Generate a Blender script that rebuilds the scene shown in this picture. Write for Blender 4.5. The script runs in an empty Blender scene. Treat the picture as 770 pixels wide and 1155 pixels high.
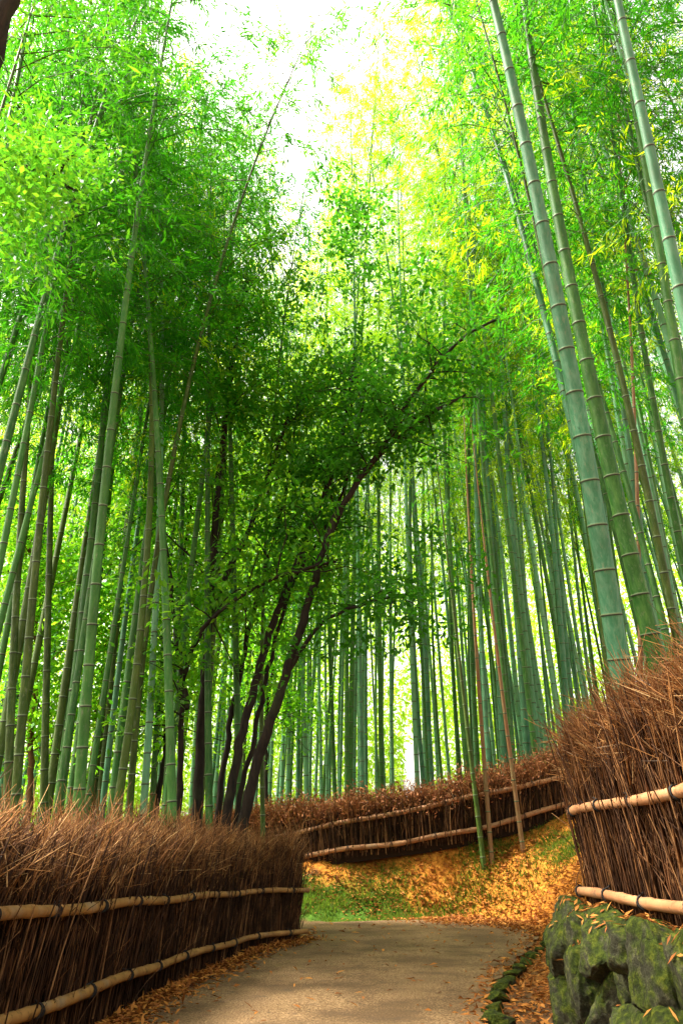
import bpy, math, random
import numpy as np
from mathutils import Vector, Matrix, noise as mnoise

R = math.radians
rng = np.random.default_rng(7)
random.seed(7)
SC = bpy.context.scene
COL = SC.collection

# ------------------------------------------------------------------ camera geometry
# photograph 770 x 1155; focal 850 px; horizon at y = 965; eye 1 m above the path
EYE, FPX, PITCH = 1.0, 850.0, math.atan((965 - 577.5) / 850.0)
CP, SP = math.cos(PITCH), math.sin(PITCH)


def ray(px, py):
    x, y = (px - 385) / FPX, (577.5 - py) / FPX
    return np.array([x, CP - y * SP, SP + y * CP])


def at_y(px, py, Y):
    d = ray(px, py)
    return np.array([0, 0, EYE]) + d * (Y / d[1])


def at_z(px, py, z=0.0):
    d = ray(px, py)
    return np.array([0, 0, EYE]) + d * ((z - EYE) / d[2])


# ------------------------------------------------------------------ mesh helpers
def link(o, parent=None):
    COL.objects.link(o)
    if parent is not None:
        o.parent = parent
    return o


def raw_mesh(name, V, Q, mats, smooth=True, mat_idx=None, k=4):
    me = bpy.data.meshes.new(name)
    V = np.ascontiguousarray(V, dtype=np.float32).reshape(-1, 3)
    Q = np.ascontiguousarray(Q, dtype=np.int32).reshape(-1, k)
    me.vertices.add(len(V))
    me.vertices.foreach_set('co', V.ravel())
    me.loops.add(Q.size)
    me.loops.foreach_set('vertex_index', Q.ravel())
    me.polygons.add(len(Q))
    me.polygons.foreach_set('loop_start', np.arange(0, Q.size, k, dtype=np.int32))
    me.polygons.foreach_set('loop_total', np.full(len(Q), k, dtype=np.int32))
    if smooth:
        me.polygons.foreach_set('use_smooth', np.ones(len(Q), dtype=bool))
    for m in (mats if isinstance(mats, (list, tuple)) else [mats]):
        me.materials.append(m)
    if mat_idx is not None:
        me.polygons.foreach_set('material_index', np.asarray(mat_idx, dtype=np.int32))
    me.update(calc_edges=True)
    me.validate()
    return me


def mesh_obj(name, me, parent=None):
    return link(bpy.data.objects.new(name, me), parent)


def tag(o, label=None, cat=None, group=None, kind=None):
    if label: o['label'] = label
    if cat: o['category'] = cat
    if group: o['group'] = group
    if kind: o['kind'] = kind
    return o


def empty(name, loc=(0, 0, 0)):
    o = bpy.data.objects.new(name, None)
    o.empty_display_size = 0.2
    o.location = loc
    return link(o)


def unit(a):
    return a / np.maximum(np.linalg.norm(a, axis=-1, keepdims=True), 1e-9)


def tubes(C, Rd, sides=4, cap=False):
    """N tubes of K rings: C (N,K,3), Rd (N,K) -> verts, quads"""
    C = np.asarray(C, float); Rd = np.asarray(Rd, float)
    N, K, _ = C.shape
    T = unit(np.gradient(C, axis=1))
    ref = np.where(np.abs(T[..., 2:3]) > 0.8, np.array([1.0, 0, 0]), np.array([0, 0, 1.0]))
    ref = np.repeat(ref[:, :1], K, axis=1)
    U = unit(np.cross(T, ref)); W = np.cross(T, U)
    a = np.arange(sides) * 2 * math.pi / sides
    V = C[:, :, None] + Rd[:, :, None, None] * (U[:, :, None] * np.cos(a)[:, None] + W[:, :, None] * np.sin(a)[:, None])
    i = np.arange(N)[:, None, None] * K * sides + np.arange(K - 1)[None, :, None] * sides
    j = np.arange(sides); j2 = (j + 1) % sides
    Q = np.stack([i + j, i + j2, i + sides + j2, i + sides + j], axis=-1).reshape(-1, 4)
    return V.reshape(-1, 3), Q


def join(parts):
    """list of (V, Q, matindex) -> V, Q, idx"""
    Vs, Qs, Ms, n = [], [], [], 0
    for V, Q, m in parts:
        Vs.append(V); Qs.append(Q + n); n += len(V)
        Ms.append(np.full(len(Q), m) if np.isscalar(m) else m)
    return np.concatenate(Vs), np.concatenate(Qs), np.concatenate(Ms)


def leaf_quads(P, D, Nn, L, W, fold=0.0):
    """diamond leaves: base P, direction D, normal Nn"""
    D = unit(D)
    S = unit(np.cross(D, Nn)); Nn = np.cross(S, D)
    L = np.asarray(L).reshape(-1, 1) * np.ones((len(P), 1)); W = np.asarray(W).reshape(-1, 1) * np.ones((len(P), 1))
    m = P + D * L * 0.42
    V = np.stack([P, m + S * W * .5 + Nn * W * fold, P + D * L, m - S * W * .5 + Nn * W * fold], axis=1)
    return V.reshape(-1, 3), np.arange(4 * len(P)).reshape(-1, 4)


def rand_unit(n, r=rng):
    return unit(r.normal(size=(n, 3)))


# ------------------------------------------------------------------ materials
def mat(name):
    m = bpy.data.materials.new(name); m.use_nodes = True
    nt = m.node_tree; nt.nodes.clear()
    out = nt.nodes.new('ShaderNodeOutputMaterial')
    return m, nt, out


def nd(nt, t, **kw):
    n = nt.nodes.new(t)
    for k, v in kw.items():
        if k in n.inputs.keys(): n.inputs[k].default_value = v
        else: setattr(n, k, v)
    return n


def ramp(nt, fac, stops, interp='LINEAR'):
    r = nt.nodes.new('ShaderNodeValToRGB'); r.color_ramp.interpolation = interp
    e = r.color_ramp.elements
    while len(e) < len(stops): e.new(0.5)
    for el, (p, c) in zip(e, stops):
        el.position = p; el.color = (*c, 1)
    nt.links.new(fac, r.inputs[0])
    return r.outputs[0]


def mixc(nt, fac, a, b, mode='MIX'):
    m = nt.nodes.new('ShaderNodeMix'); m.data_type = 'RGBA'; m.blend_type = mode
    for s, v in ((0, fac), (6, a), (7, b)):
        if hasattr(v, 'links'): nt.links.new(v, m.inputs[s])
        else: m.inputs[s].default_value = v if s == 0 else (*v, 1)
    return m.outputs[2]


def noise_tex(nt, scale, detail=4, rough=.6, coord='Object', vec=None, stretch=None):
    if vec is None:
        tc = nt.nodes.new('ShaderNodeTexCoord'); vec = tc.outputs[coord]
    if stretch:
        mp = nt.nodes.new('ShaderNodeMapping'); mp.inputs['Scale'].default_value = stretch
        nt.links.new(vec, mp.inputs[0]); vec = mp.outputs[0]
    n = nd(nt, 'ShaderNodeTexNoise', Scale=scale, Detail=detail, Roughness=rough)
    nt.links.new(vec, n.inputs['Vector'])
    return n.outputs['Fac']


def bump(nt, h, strength=.4, dist=.02):
    b = nd(nt, 'ShaderNodeBump', Strength=strength, Distance=dist)
    nt.links.new(h, b.inputs['Height'])
    return b.outputs[0]


def surf(nt, out, color, rough=.7, spec=.3, normal=None):
    b = nt.nodes.new('ShaderNodeBsdfPrincipled')
    if hasattr(color, 'links'): nt.links.new(color, b.inputs['Base Color'])
    else: b.inputs['Base Color'].default_value = (*color, 1)
    b.inputs['Roughness'].default_value = rough
    b.inputs['Specular IOR Level'].default_value = spec
    if normal is not None: nt.links.new(normal, b.inputs['Normal'])
    nt.links.new(b.outputs[0], out.inputs[0])
    return b


def leaf_mat(name, stops, trans, tfac=.5, rough=.5):
    m, nt, out = mat(name)
    g = nt.nodes.new('ShaderNodeNewGeometry')
    oi = nt.nodes.new('ShaderNodeObjectInfo')
    ad = nd(nt, 'ShaderNodeMath', operation='MULTIPLY_ADD')
    nt.links.new(oi.outputs['Random'], ad.inputs[0]); ad.inputs[1].default_value = .45
    ml = nd(nt, 'ShaderNodeMath', operation='MULTIPLY'); ml.inputs[1].default_value = .55
    nt.links.new(g.outputs['Random Per Island'], ml.inputs[0]); nt.links.new(ml.outputs[0], ad.inputs[2])
    c = ramp(nt, ad.outputs[0], stops)
    ct = ramp(nt, ad.outputs[0], trans)
    b = surf(nt, out, c, rough, .15)
    t = nt.nodes.new('ShaderNodeBsdfTranslucent'); nt.links.new(ct, t.inputs[0])
    mx = nt.nodes.new('ShaderNodeMixShader'); mx.inputs[0].default_value = tfac
    nt.links.new(b.outputs[0], mx.inputs[1]); nt.links.new(t.outputs[0], mx.inputs[2])
    nt.links.new(mx.outputs[0], out.inputs[0])
    return m


M = {}
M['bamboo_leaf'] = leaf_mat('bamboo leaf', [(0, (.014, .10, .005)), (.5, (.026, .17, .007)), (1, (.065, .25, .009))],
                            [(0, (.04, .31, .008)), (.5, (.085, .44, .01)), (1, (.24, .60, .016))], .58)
M['sunny_leaf'] = leaf_mat('glow-tinted bamboo leaf', [(0, (.08, .26, .006)), (.5, (.16, .38, .008)), (1, (.34, .46, .012))],  # bamboo leaf again, with sunlit haze and glow put into its yellower colour
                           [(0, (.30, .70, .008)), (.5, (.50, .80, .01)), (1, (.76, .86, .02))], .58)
M['broad_leaf'] = leaf_mat('broad leaf', [(0, (.018, .085, .006)), (.6, (.04, .17, .008)), (1, (.10, .26, .012))],
                           [(0, (.05, .27, .012)), (.6, (.12, .44, .015)), (1, (.32, .62, .02))], .45, .4)
M['fresh_leaf'] = leaf_mat('fresh leaf', [(0, (.04, .22, .01)), (.5, (.07, .30, .012)), (1, (.18, .38, .015))],
                           [(0, (.15, .58, .012)), (.5, (.26, .68, .015)), (1, (.5, .78, .03))], .55)
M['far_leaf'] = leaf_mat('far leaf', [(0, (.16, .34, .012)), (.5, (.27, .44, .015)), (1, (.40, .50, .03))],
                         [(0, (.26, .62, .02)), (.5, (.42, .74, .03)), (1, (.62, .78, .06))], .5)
M['dry_leaf'] = leaf_mat('dry leaf', [(0, (.09, .03, .01)), (.4, (.30, .10, .02)), (.75, (.55, .24, .05)), (1, (.72, .46, .2))],
                         [(0, (.1, .03, .01)), (1, (.5, .2, .05))], .2, .7)
M['hedge_leaf'] = leaf_mat('dead hedge leaf', [(0, (.07, .022, .01)), (.5, (.21, .075, .026)), (.85, (.40, .17, .06)), (1, (.56, .33, .16))],
                           [(0, (.1, .03, .01)), (1, (.35, .12, .05))], .2, .7)
M['grass'] = leaf_mat('grass blade', [(0, (.03, .06, .006)), (.6, (.08, .12, .01)), (1, (.22, .2, .03))],
                      [(0, (.06, .2, .01)), (1, (.25, .4, .03))], .35, .6)


def culm_mat(name, lo, hi, streak):
    m, nt, out = mat(name)
    oi = nt.nodes.new('ShaderNodeObjectInfo')
    c = ramp(nt, oi.outputs['Random'], [(0, lo), (1, hi)])
    n = noise_tex(nt, 3.5, 5, .65, stretch=(6, 6, 1.2))
    f = ramp(nt, n, [(.42, (0, 0, 0)), (.72, (1, 1, 1))])
    c = mixc(nt, f, c, streak)
    nb = noise_tex(nt, 16, 6, .8, stretch=(2, 2, .6))
    c = mixc(nt, ramp(nt, nb, [(.54, (0, 0, 0)), (.66, (.65, .65, .65))]), c, (.20, .22, .13))
    c = mixc(nt, ramp(nt, nb, [(.30, (.7, .7, .7)), (.40, (0, 0, 0))]), c, (.018, .024, .010))
    n2 = noise_tex(nt, 1.1, 3, .6)
    c = mixc(nt, ramp(nt, n2, [(.4, (0, 0, 0)), (.75, (.75, .75, .75))]), c, (lo[0] * 1.5, lo[1] * .6, lo[2] * .6))
    surf(nt, out, c, .5, .2)
    return m


M['culm'] = culm_mat('green culm', (.014, .085, .010), (.045, .18, .025), (.09, .22, .04))
M['culm_teal'] = culm_mat('bluish culm', (.03, .145, .065), (.05, .20, .09), (.13, .28, .16))
M['culm_olive'] = culm_mat('olive culm', (.022, .06, .006), (.055, .115, .010), (.10, .15, .022))
M['culm_pale'] = culm_mat('pale culm', (.07, .25, .11), (.12, .34, .16), (.20, .40, .22))
M['culm_tan'] = culm_mat('dying tan culm', (.15, .085, .032), (.21, .12, .045), (.26, .19, .09))
m, nt, out = mat('node ring'); surf(nt, out, (.13, .18, .085), .6); M['ring'] = m
m, nt, out = mat('node scar'); surf(nt, out, (.03, .035, .018), .7); M['scar'] = m


def bark_mat(name, a, b):
    m, nt, out = mat(name)
    n = noise_tex(nt, 6, 6, .7, stretch=(3, 3, .7))
    c = ramp(nt, n, [(.3, a), (.7, b)])
    n2 = noise_tex(nt, 2, 3, .5)
    c = mixc(nt, ramp(nt, n2, [(.55, (0, 0, 0)), (.75, (.6, .6, .6))]), c, (.05, .07, .025))
    surf(nt, out, c, .85, .2, bump(nt, n, .6, .03))
    return m


M['bark'] = bark_mat('dark bark', (.006, .005, .004), (.035, .024, .015))
M['bark_brown'] = bark_mat('warm brown bark', (.07, .03, .012), (.20, .10, .04))


def twig_mat(name, stops):
    m, nt, out = mat(name)
    g = nt.nodes.new('ShaderNodeNewGeometry')
    c = ramp(nt, g.outputs['Random Per Island'], stops)
    n = noise_tex(nt, 4.5, 4, .65)
    c = mixc(nt, ramp(nt, n, [(.38, (0, 0, 0)), (.62, (.9, .9, .9))]), c, tuple(v * .6 for v in stops[0][1]))
    surf(nt, out, c, .75, .2)
    return m


M['twig'] = twig_mat('shade-toned twig', [(0, (.03, .013, .005)), (.55, (.085, .036, .013)), (.9, (.22, .10, .034)), (1, (.38, .2, .08))])  # fence body twigs: shading below the tips put into the darker colour
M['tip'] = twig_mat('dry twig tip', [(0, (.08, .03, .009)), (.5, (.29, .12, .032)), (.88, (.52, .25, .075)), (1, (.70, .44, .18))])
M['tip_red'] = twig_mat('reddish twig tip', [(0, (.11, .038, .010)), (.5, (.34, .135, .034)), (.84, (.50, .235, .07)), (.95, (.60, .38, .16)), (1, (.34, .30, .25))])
M['twig_red'] = twig_mat('reddish shade-toned twig', [(0, (.05, .02, .007)), (.55, (.14, .058, .02)), (.9, (.30, .135, .042)), (1, (.46, .25, .10))])  # redder body twigs, body shading likewise put into the colour
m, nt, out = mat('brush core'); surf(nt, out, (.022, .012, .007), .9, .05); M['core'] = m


def pole_mat(name, a, b):
    m, nt, out = mat(name)
    n = noise_tex(nt, 5, 5, .6)
    c = ramp(nt, n, [(.3, a), (.7, b)])
    n2 = noise_tex(nt, 14, 6, .75)
    c = mixc(nt, ramp(nt, n2, [(.52, (0, 0, 0)), (.66, (.85, .85, .85))]), c, tuple(v * .4 for v in a))
    n3 = noise_tex(nt, 6, 3, .6)
    c = mixc(nt, ramp(nt, n3, [(.55, (0, 0, 0)), (.75, (.6, .6, .6))]), c, (.22, .18, .13))
    surf(nt, out, c, .65, .2, bump(nt, n2, .3, .004))
    return m


M['pole'] = pole_mat('tan split bamboo', (.20, .095, .026), (.36, .19, .06))
M['pole_pink'] = pole_mat('pinkish bamboo pole', (.26, .11, .045), (.42, .22, .10))
m, nt, out = mat('black tie cord'); surf(nt, out, (.012, .010, .009), .8); M['cord'] = m

# asphalt
m, nt, out = mat('worn asphalt')
n1 = noise_tex(nt, 75, 3, .7); n2 = noise_tex(nt, 1.3, 4, .55); n3 = noise_tex(nt, 260, 2, .6)
c = ramp(nt, n1, [(.32, (.045, .024, .010)), (.5, (.19, .108, .048)), (.70, (.50, .33, .17))])
c = mixc(nt, ramp(nt, n2, [(.40, (0, 0, 0)), (.62, (.7, .7, .7))]), c, (.075, .043, .020))
n4 = noise_tex(nt, 4.2, 6, .72)
c = mixc(nt, ramp(nt, n4, [(.30, (.7, .7, .7)), (.44, (0, 0, 0)), (.6, (0, 0, 0)), (.72, (.45, .45, .45))]), c, (.062, .042, .026))
c = mixc(nt, ramp(nt, n3, [(.66, (0, 0, 0)), (.74, (.8, .8, .8))]), c, (.5, .43, .32))
surf(nt, out, c, .9, .2, bump(nt, n1, .55, .012)); M['asphalt'] = m

# soil with moss and leaf litter, masks on the mesh
m, nt, out = mat('soil')
at = nt.nodes.new('ShaderNodeAttribute'); at.attribute_name = 'cover'
sp = nt.nodes.new('ShaderNodeSeparateColor'); nt.links.new(at.outputs['Color'], sp.inputs[0])
nA = noise_tex(nt, 2.6, 6, .65); nB = noise_tex(nt, 30, 5, .7); nC = noise_tex(nt, 12, 5, .7)
dirt = ramp(nt, nB, [(.3, (.045, .025, .012)), (.6, (.13, .07, .032)), (.8, (.22, .13, .06))])
moss = ramp(nt, nB, [(.3, (.025, .055, .006)), (.6, (.06, .13, .012)), (.8, (.14, .2, .02))])
lit = ramp(nt, nC, [(.3, (.15, .045, .008)), (.5, (.40, .15, .02)), (.75, (.66, .30, .05))])


def masked(ch, nz, lo, hi):
    a = nd(nt, 'ShaderNodeMath', operation='ADD'); nt.links.new(ch, a.inputs[0]); nt.links.new(nz, a.inputs[1])
    return ramp(nt, a.outputs[0], [(lo, (0, 0, 0)), (hi, (1, 1, 1))])


def half(v):
    h = nd(nt, 'ShaderNodeMath', operation='MULTIPLY'); nt.links.new(v, h.inputs[0]); h.inputs[1].default_value = .5
    return h.outputs[0]


hf = half(sp.outputs[0]); hl = half(sp.outputs[1])
c = mixc(nt, masked(hf, half(nA), .40, .52), dirt, moss)
c = mixc(nt, masked(hl, half(nA), .42, .56), c, lit)
surf(nt, out, c, .95, .1, bump(nt, nB, .6, .03)); M['soil'] = m

# mossy stone
m, nt, out = mat('mossy stone')
n1 = noise_tex(nt, 6, 8, .75); n2 = noise_tex(nt, 26, 6, .75)
stone = ramp(nt, n2, [(.3, (.010, .010, .006)), (.55, (.05, .05, .028)), (.8, (.20, .19, .11))])
mossc = ramp(nt, n2, [(.3, (.006, .010, .0015)), (.5, (.032, .048, .004)), (.8, (.15, .16, .014))])
g = nt.nodes.new('ShaderNodeNewGeometry'); sx = nt.nodes.new('ShaderNodeSeparateXYZ'); nt.links.new(g.outputs['Normal'], sx.inputs[0])
ma = nd(nt, 'ShaderNodeMath', operation='MULTIPLY_ADD'); nt.links.new(sx.outputs[2], ma.inputs[0]); ma.inputs[1].default_value = .12; nt.links.new(n1, ma.inputs[2])
c = mixc(nt, ramp(nt, ma.outputs[0], [(.43, (0, 0, 0)), (.55, (1, 1, 1))]), stone, mossc)
tc = nt.nodes.new('ShaderNodeTexCoord')
dn = nd(nt, 'ShaderNodeTexNoise', Scale=7.0, Detail=4.0)
nt.links.new(tc.outputs['Object'], dn.inputs['Vector'])
dv = nd(nt, 'ShaderNodeVectorMath', operation='MULTIPLY_ADD'); dv.inputs[1].default_value = (.45, .45, .45)
nt.links.new(dn.outputs['Color'], dv.inputs[0]); nt.links.new(tc.outputs['Object'], dv.inputs[2])
vo = nd(nt, 'ShaderNodeTexVoronoi', feature='DISTANCE_TO_EDGE', Scale=2.8); nt.links.new(dv.outputs[0], vo.inputs['Vector'])
crk = ramp(nt, vo.outputs['Distance'], [(0, (.45, .45, .45)), (.035, (1, 1, 1))])
c = mixc(nt, crk, (.012, .012, .008), c)
hh = mixc(nt, .2, n2, crk)
surf(nt, out, c, .9, .15, bump(nt, hh, .8, .04)); M['stone'] = m
m, nt, out = mat('dark rubble'); surf(nt, out, (.018, .018, .014), .95, .05); M['rubble'] = m

# ------------------------------------------------------------------ key lines in plan
LF = np.array([(-2.1, -2.5), (-1.95, 0), (-1.85, 2.2), (-1.76, 4.3), (-1.69, 5.4), (-1.57, 7.4), (-1.2, 9.7), (-.62, 10.95)])  # brush fence along the path
LF_END = np.array([(-.62, 10.95), (-.75, 11.5), (-1.6, 12.3), (-3.2, 12.9), (-5.5, 13.3)])
RF = np.array([(1.72, -1.5), (1.70, 1.5), (1.68, 3.4), (1.66, 4.2), (1.66, 5.5)])
RF_END = np.array([(1.66, 5.5), (1.85, 5.75), (2.8, 6.6), (4.5, 7.6)])

# far fence: pixel x, pixel y of base, depth
FF_PX = [(200, 986, 18.4), (275, 978, 17.0), (385, 968, 15.9), (485, 955, 15.45), (535, 946, 15.25), (595, 930, 15.3), (645, 913, 15.45), (720, 885, 15.9), (800, 862, 16.6)]
FF = np.array([at_y(*p) for p in FF_PX])
FF = np.vstack([[-9.5, 21.5, .35], FF])

# ------------------------------------------------------------------ terrain
ctrl = [(-1.5, 5.9, 0), (1, 5.9, 0), (-.7, 11, -.01), (1.2, 10, 0), (2.2, 11.5, 0.0), (0, 13.5, 0), (2.2, 13.6, .02), (-.7, 14.4, 0), (0, 0, 0), (0, -6, 0),
        (-3, 0, .04), (-3, 4, .06), (-5, 8, .1), (-4, 11, .05), (-10, 8, .2), (-12, 20, .4), (-6, 14, .04), (-4, 13.8, 0), (-2.2, 13.4, 0), (-8, 15.4, .05),
        (-9.5, 23, .5), (-6, 19.5, .75), (1.6, 8.5, .03), (1.5, 6.8, .03), (.98, 4, .02), (1.3, 3, .03), (1.3, 0, .03),
        (3.5, 8, .75), (6, 7.5, 1.3), (6, 3, 1.0), (10, 12, 2.8), (5.5, 13, 1.8), (7, 17, 2.7), (12, 20, 3.6), (6, 25, 2.9), (22, 25, 5), (30, 45, 6), (14, 6, 2.5), (14, -6, 2),
        (0, 22, 1.35), (-4, 25, 1.1), (0, 32, 1.5), (-12, 32, .8), (0, 48, 1.4), (15, 48, 4), (-25, 45, .8), (-40, 80, 1), (40, 80, 6), (0, 80, 2), (-40, 0, .3), (40, 0, 4), (-40, -40, 0), (40, -40, 2), (0, -40, 0)]
ctrl += [tuple(p) for p in FF[1:]]
for px, py, Y in [(420, 1004, 15.3), (500, 992, 15.0), (560, 972, 14.9), (470, 1022, 14.9), (380, 1022, 15.0), (600, 1030, 13.3), (560, 1020, 14.1), (652, 990, 12.6), (655, 1012, 10.6), (640, 945, 14.6), (620, 1050, 10.2), (600, 990, 13.9)]:
    ctrl.append(tuple(at_y(px, py, Y)))
ctrl = np.array(ctrl, float)


def tps_fit(P):
    n = len(P)
    d = np.linalg.norm(P[:, None, :2] - P[None, :, :2], axis=-1)
    K = np.where(d > 0, d * d * np.log(d + 1e-9), 0) + np.eye(n) * .15
    A = np.zeros((n + 3, n + 3)); A[:n, :n] = K
    A[:n, n] = 1; A[:n, n + 1:] = P[:, :2]; A[n, :n] = 1; A[n + 1:, :n] = P[:, :2].T
    return np.linalg.solve(A, np.concatenate([P[:, 2], np.zeros(3)]))


TW = tps_fit(ctrl)


def sstep(x, a, b):
    t = np.clip((x - a) / (b - a), 0, 1)
    return t * t * (3 - 2 * t)


def dist_poly(X, Y, line):
    """distance to a polyline in plan"""
    best = np.full(np.shape(X), 1e9)
    for (a, b) in zip(line[:-1], line[1:]):
        a = np.asarray(a[:2], float); b = np.asarray(b[:2], float)
        ab = b - a
        t = np.clip(((X - a[0]) * ab[0] + (Y - a[1]) * ab[1]) / max(ab @ ab, 1e-9), 0, 1)
        best = np.minimum(best, np.hypot(X - a[0] - t * ab[0], Y - a[1] - t * ab[1]))
    return best


# path outline on the ground
pl = [at_z(*p)[:2] for p in [(130, 1155), (190, 1122), (245, 1096), (300, 1068), (333, 1055)]]
PATH_L = np.array([(-1.62, -3), (-1.55, 1), (-1.5, 4)] + [tuple(p) for p in pl] + [(-.72, 11.9), (-1.5, 12.6), (-3.2, 13.2), (-8, 14.2)])
pr = [at_z(*p)[:2] for p in [(545, 1155), (548, 1125), (570, 1095), (600, 1066), (610, 1053), (580, 1042), (510, 1038), (430, 1039), (345, 1042)]]
PATH_R = np.array([(.95, -3), (.98, 1), (1.02, 4)] + [tuple(p) for p in pr] + [(-2.5, 15.2), (-8, 16.8)])
PATH_POLY = np.vstack([PATH_L, PATH_R[::-1]])


def in_poly(X, Y, poly):
    ins = np.zeros(np.shape(X), bool)
    n = len(poly)
    for i in range(n):
        x1, y1 = poly[i]; x2, y2 = poly[(i + 1) % n]
        c = ((y1 > Y) != (y2 > Y)) & (X < (x2 - x1) * (Y - y1) / (y2 - y1 + 1e-12) + x1)
        ins ^= c
    return ins


def ground(X, Y, rough=True):
    X = np.atleast_1d(np.asarray(X, float)); Y = np.atleast_1d(np.asarray(Y, float))
    x = np.clip(X, -45, 45); y = np.clip(Y, -45, 85)
    d = np.hypot(x[..., None] - ctrl[:, 0], y[..., None] - ctrl[:, 1])
    z = (np.where(d > 0, d * d * np.log(d + 1e-9), 0) @ TW[:len(ctrl)]) + TW[len(ctrl)] + TW[len(ctrl) + 1] * x + TW[len(ctrl) + 2] * y
    # retained terrace behind the stone wall
    terr = sstep(X, 1.42, 1.62) * (1 - sstep(Y, 5.55, 6.6)) * (1 - sstep(X, 2.2, 4.5)) * sstep(Y, -8, -4)
    z = np.maximum(z, z * (1 - terr) + .68 * terr)
    # the path is level
    dp = dist_poly(X, Y, np.vstack([PATH_POLY, PATH_POLY[:1]]))
    ins = in_poly(X, Y, PATH_POLY)
    w = np.where(ins, 0.0, sstep(dp, 0.02, .9))
    z = z * w - .012 * (1 - w)
    z = np.maximum(z, -.05)
    if rough:
        nz = .04 * np.sin(8.3 * X + 3 * np.sin(4.1 * Y)) * np.sin(7.1 * Y + 2 * np.sin(5 * X)) * (Y > 12) * (Y < 20) + .05 * np.sin(2.1 * X + 1.3 * np.sin(1.7 * Y)) * np.sin(1.9 * Y + .7) + .03 * np.sin(5.3 * X + 2 * np.sin(3.1 * Y)) * np.sin(4.7 * Y)
        z = z + nz * w
    return z


def gz(x, y):
    return float(ground(x, y)[0])


def ground_mesh():
    def axis(lo, hi, fine_lo, fine_hi, step):
        f = np.arange(fine_lo, fine_hi, step)
        g1 = fine_lo - np.cumsum(step * 1.16 ** np.arange(1, 60)); g1 = g1[g1 > lo]
        g2 = fine_hi + np.cumsum(step * 1.16 ** np.arange(0, 60)); g2 = g2[g2 < hi]
        return np.concatenate([[lo], g1[::-1], f, g2, [hi]])
    xs = axis(-400, 400, -4, 6, .09); ys = axis(-120, 600, 3, 17, .09)
    X, Y = np.meshgrid(xs, ys)
    Z = ground(X.ravel(), Y.ravel()).reshape(X.shape)
    ny, nx = X.shape
    V = np.stack([X, Y, Z], -1).reshape(-1, 3)
    i = (np.arange(ny - 1)[:, None] * nx + np.arange(nx - 1)[None]).ravel()
    Q = np.stack([i, i + 1, i + nx + 1, i + nx], -1)
    me = raw_mesh('ground', V, Q, M['soil'])
    # cover: red = moss, green = litter
    x, y = V[:, 0], V[:, 1]
    bank = np.exp(-(dist_poly(x, y, [tuple(at_y(340, 1015, 15.2)), tuple(at_y(470, 1005, 15.1)), tuple(at_y(580, 965, 14.9)), tuple(at_y(650, 960, 13.8))]) / .75) ** 2)
    bank = np.maximum(bank, .8 * (x < -.7) * (y > 13) * (y < 20))
    top = np.exp(-(dist_poly(x, y, [tuple(p) for p in FF]) / .55) ** 2)
    track = np.exp(-(dist_poly(x, y, [tuple(at_y(520, 1035, 14.4)), tuple(at_y(600, 1012, 13.6)), tuple(at_y(655, 995, 12.3)), (4.6, 9.5)]) / .75) ** 2)
    verge = np.exp(-(dist_poly(x, y, LF + [.28, 0]) / .26) ** 2)
    moss = np.clip(1.1 * bank - .2 * top - .7 * track, 0, 1)
    litter = np.clip(1.1 * track + .62 * top + .75 * verge + .3 * (x > 1.4) + .12, 0, 1)
    ca = me.color_attributes.new('cover', 'FLOAT_COLOR', 'POINT')
    ca.data.foreach_set('color', np.stack([moss, litter, 0 * x, 0 * x + 1], -1).astype(np.float32).ravel())
    return me


tag(mesh_obj('ground', ground_mesh()), 'mossy soil bank strewn with orange leaves', 'ground', kind='structure')


def resample(line, step):
    line = np.asarray(line, float)
    s = np.concatenate([[0], np.cumsum(np.linalg.norm(np.diff(line, axis=0), axis=1))])
    # smooth through the points
    t = np.linspace(0, s[-1], max(2, int(s[-1] / step) + 1))
    L = np.stack([np.interp(t, s, line[:, k]) for k in range(line.shape[1])], -1)
    return L


def smooth_line(L, n):
    L = L.copy()
    for _ in range(n):
        L[1:-1] = .25 * L[:-2] + .5 * L[1:-1] + .25 * L[2:]
    return L


def path_mesh():
    n = 160
    A = resample(PATH_L, .01); B = resample(PATH_R, .01)
    A = smooth_line(A[np.linspace(0, len(A) - 1, n).astype(int)], 3); B = smooth_line(B[np.linspace(0, len(B) - 1, n).astype(int)], 3)
    K = 14
    t = np.linspace(0, 1, K)
    P = A[:, None] * (1 - t)[None, :, None] + B[:, None] * t[None, :, None]
    wob = .03 * np.sin(np.arange(n) * 1.3) + .02 * np.sin(np.arange(n) * 3.7)
    P[:, 0] += wob[:, None] * [1, .3]; P[:, -1] += wob[::-1, None] * [1, .3]
    Z = np.full((n, K), .012) + .02 * np.sin(t * math.pi)[None]
    V = np.concatenate([P, Z[..., None]], -1).reshape(-1, 3)
    i = (np.arange(n - 1)[:, None] * K + np.arange(K - 1)[None]).ravel()
    Q = np.stack([i, i + 1, i + K + 1, i + K], -1)
    return raw_mesh('path', V, Q, M['asphalt'])


tag(mesh_obj('path', path_mesh()), 'gritty brown asphalt footpath bending behind the fence', 'path', kind='structure')

# ------------------------------------------------------------------ brush fences
def line_frame(line, s_total_pts):
    d = np.gradient(line[:, :2], axis=0); d = unit(d)
    return d, np.stack([d[:, 1], -d[:, 0]], -1)    # tangent, right-hand normal


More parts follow.
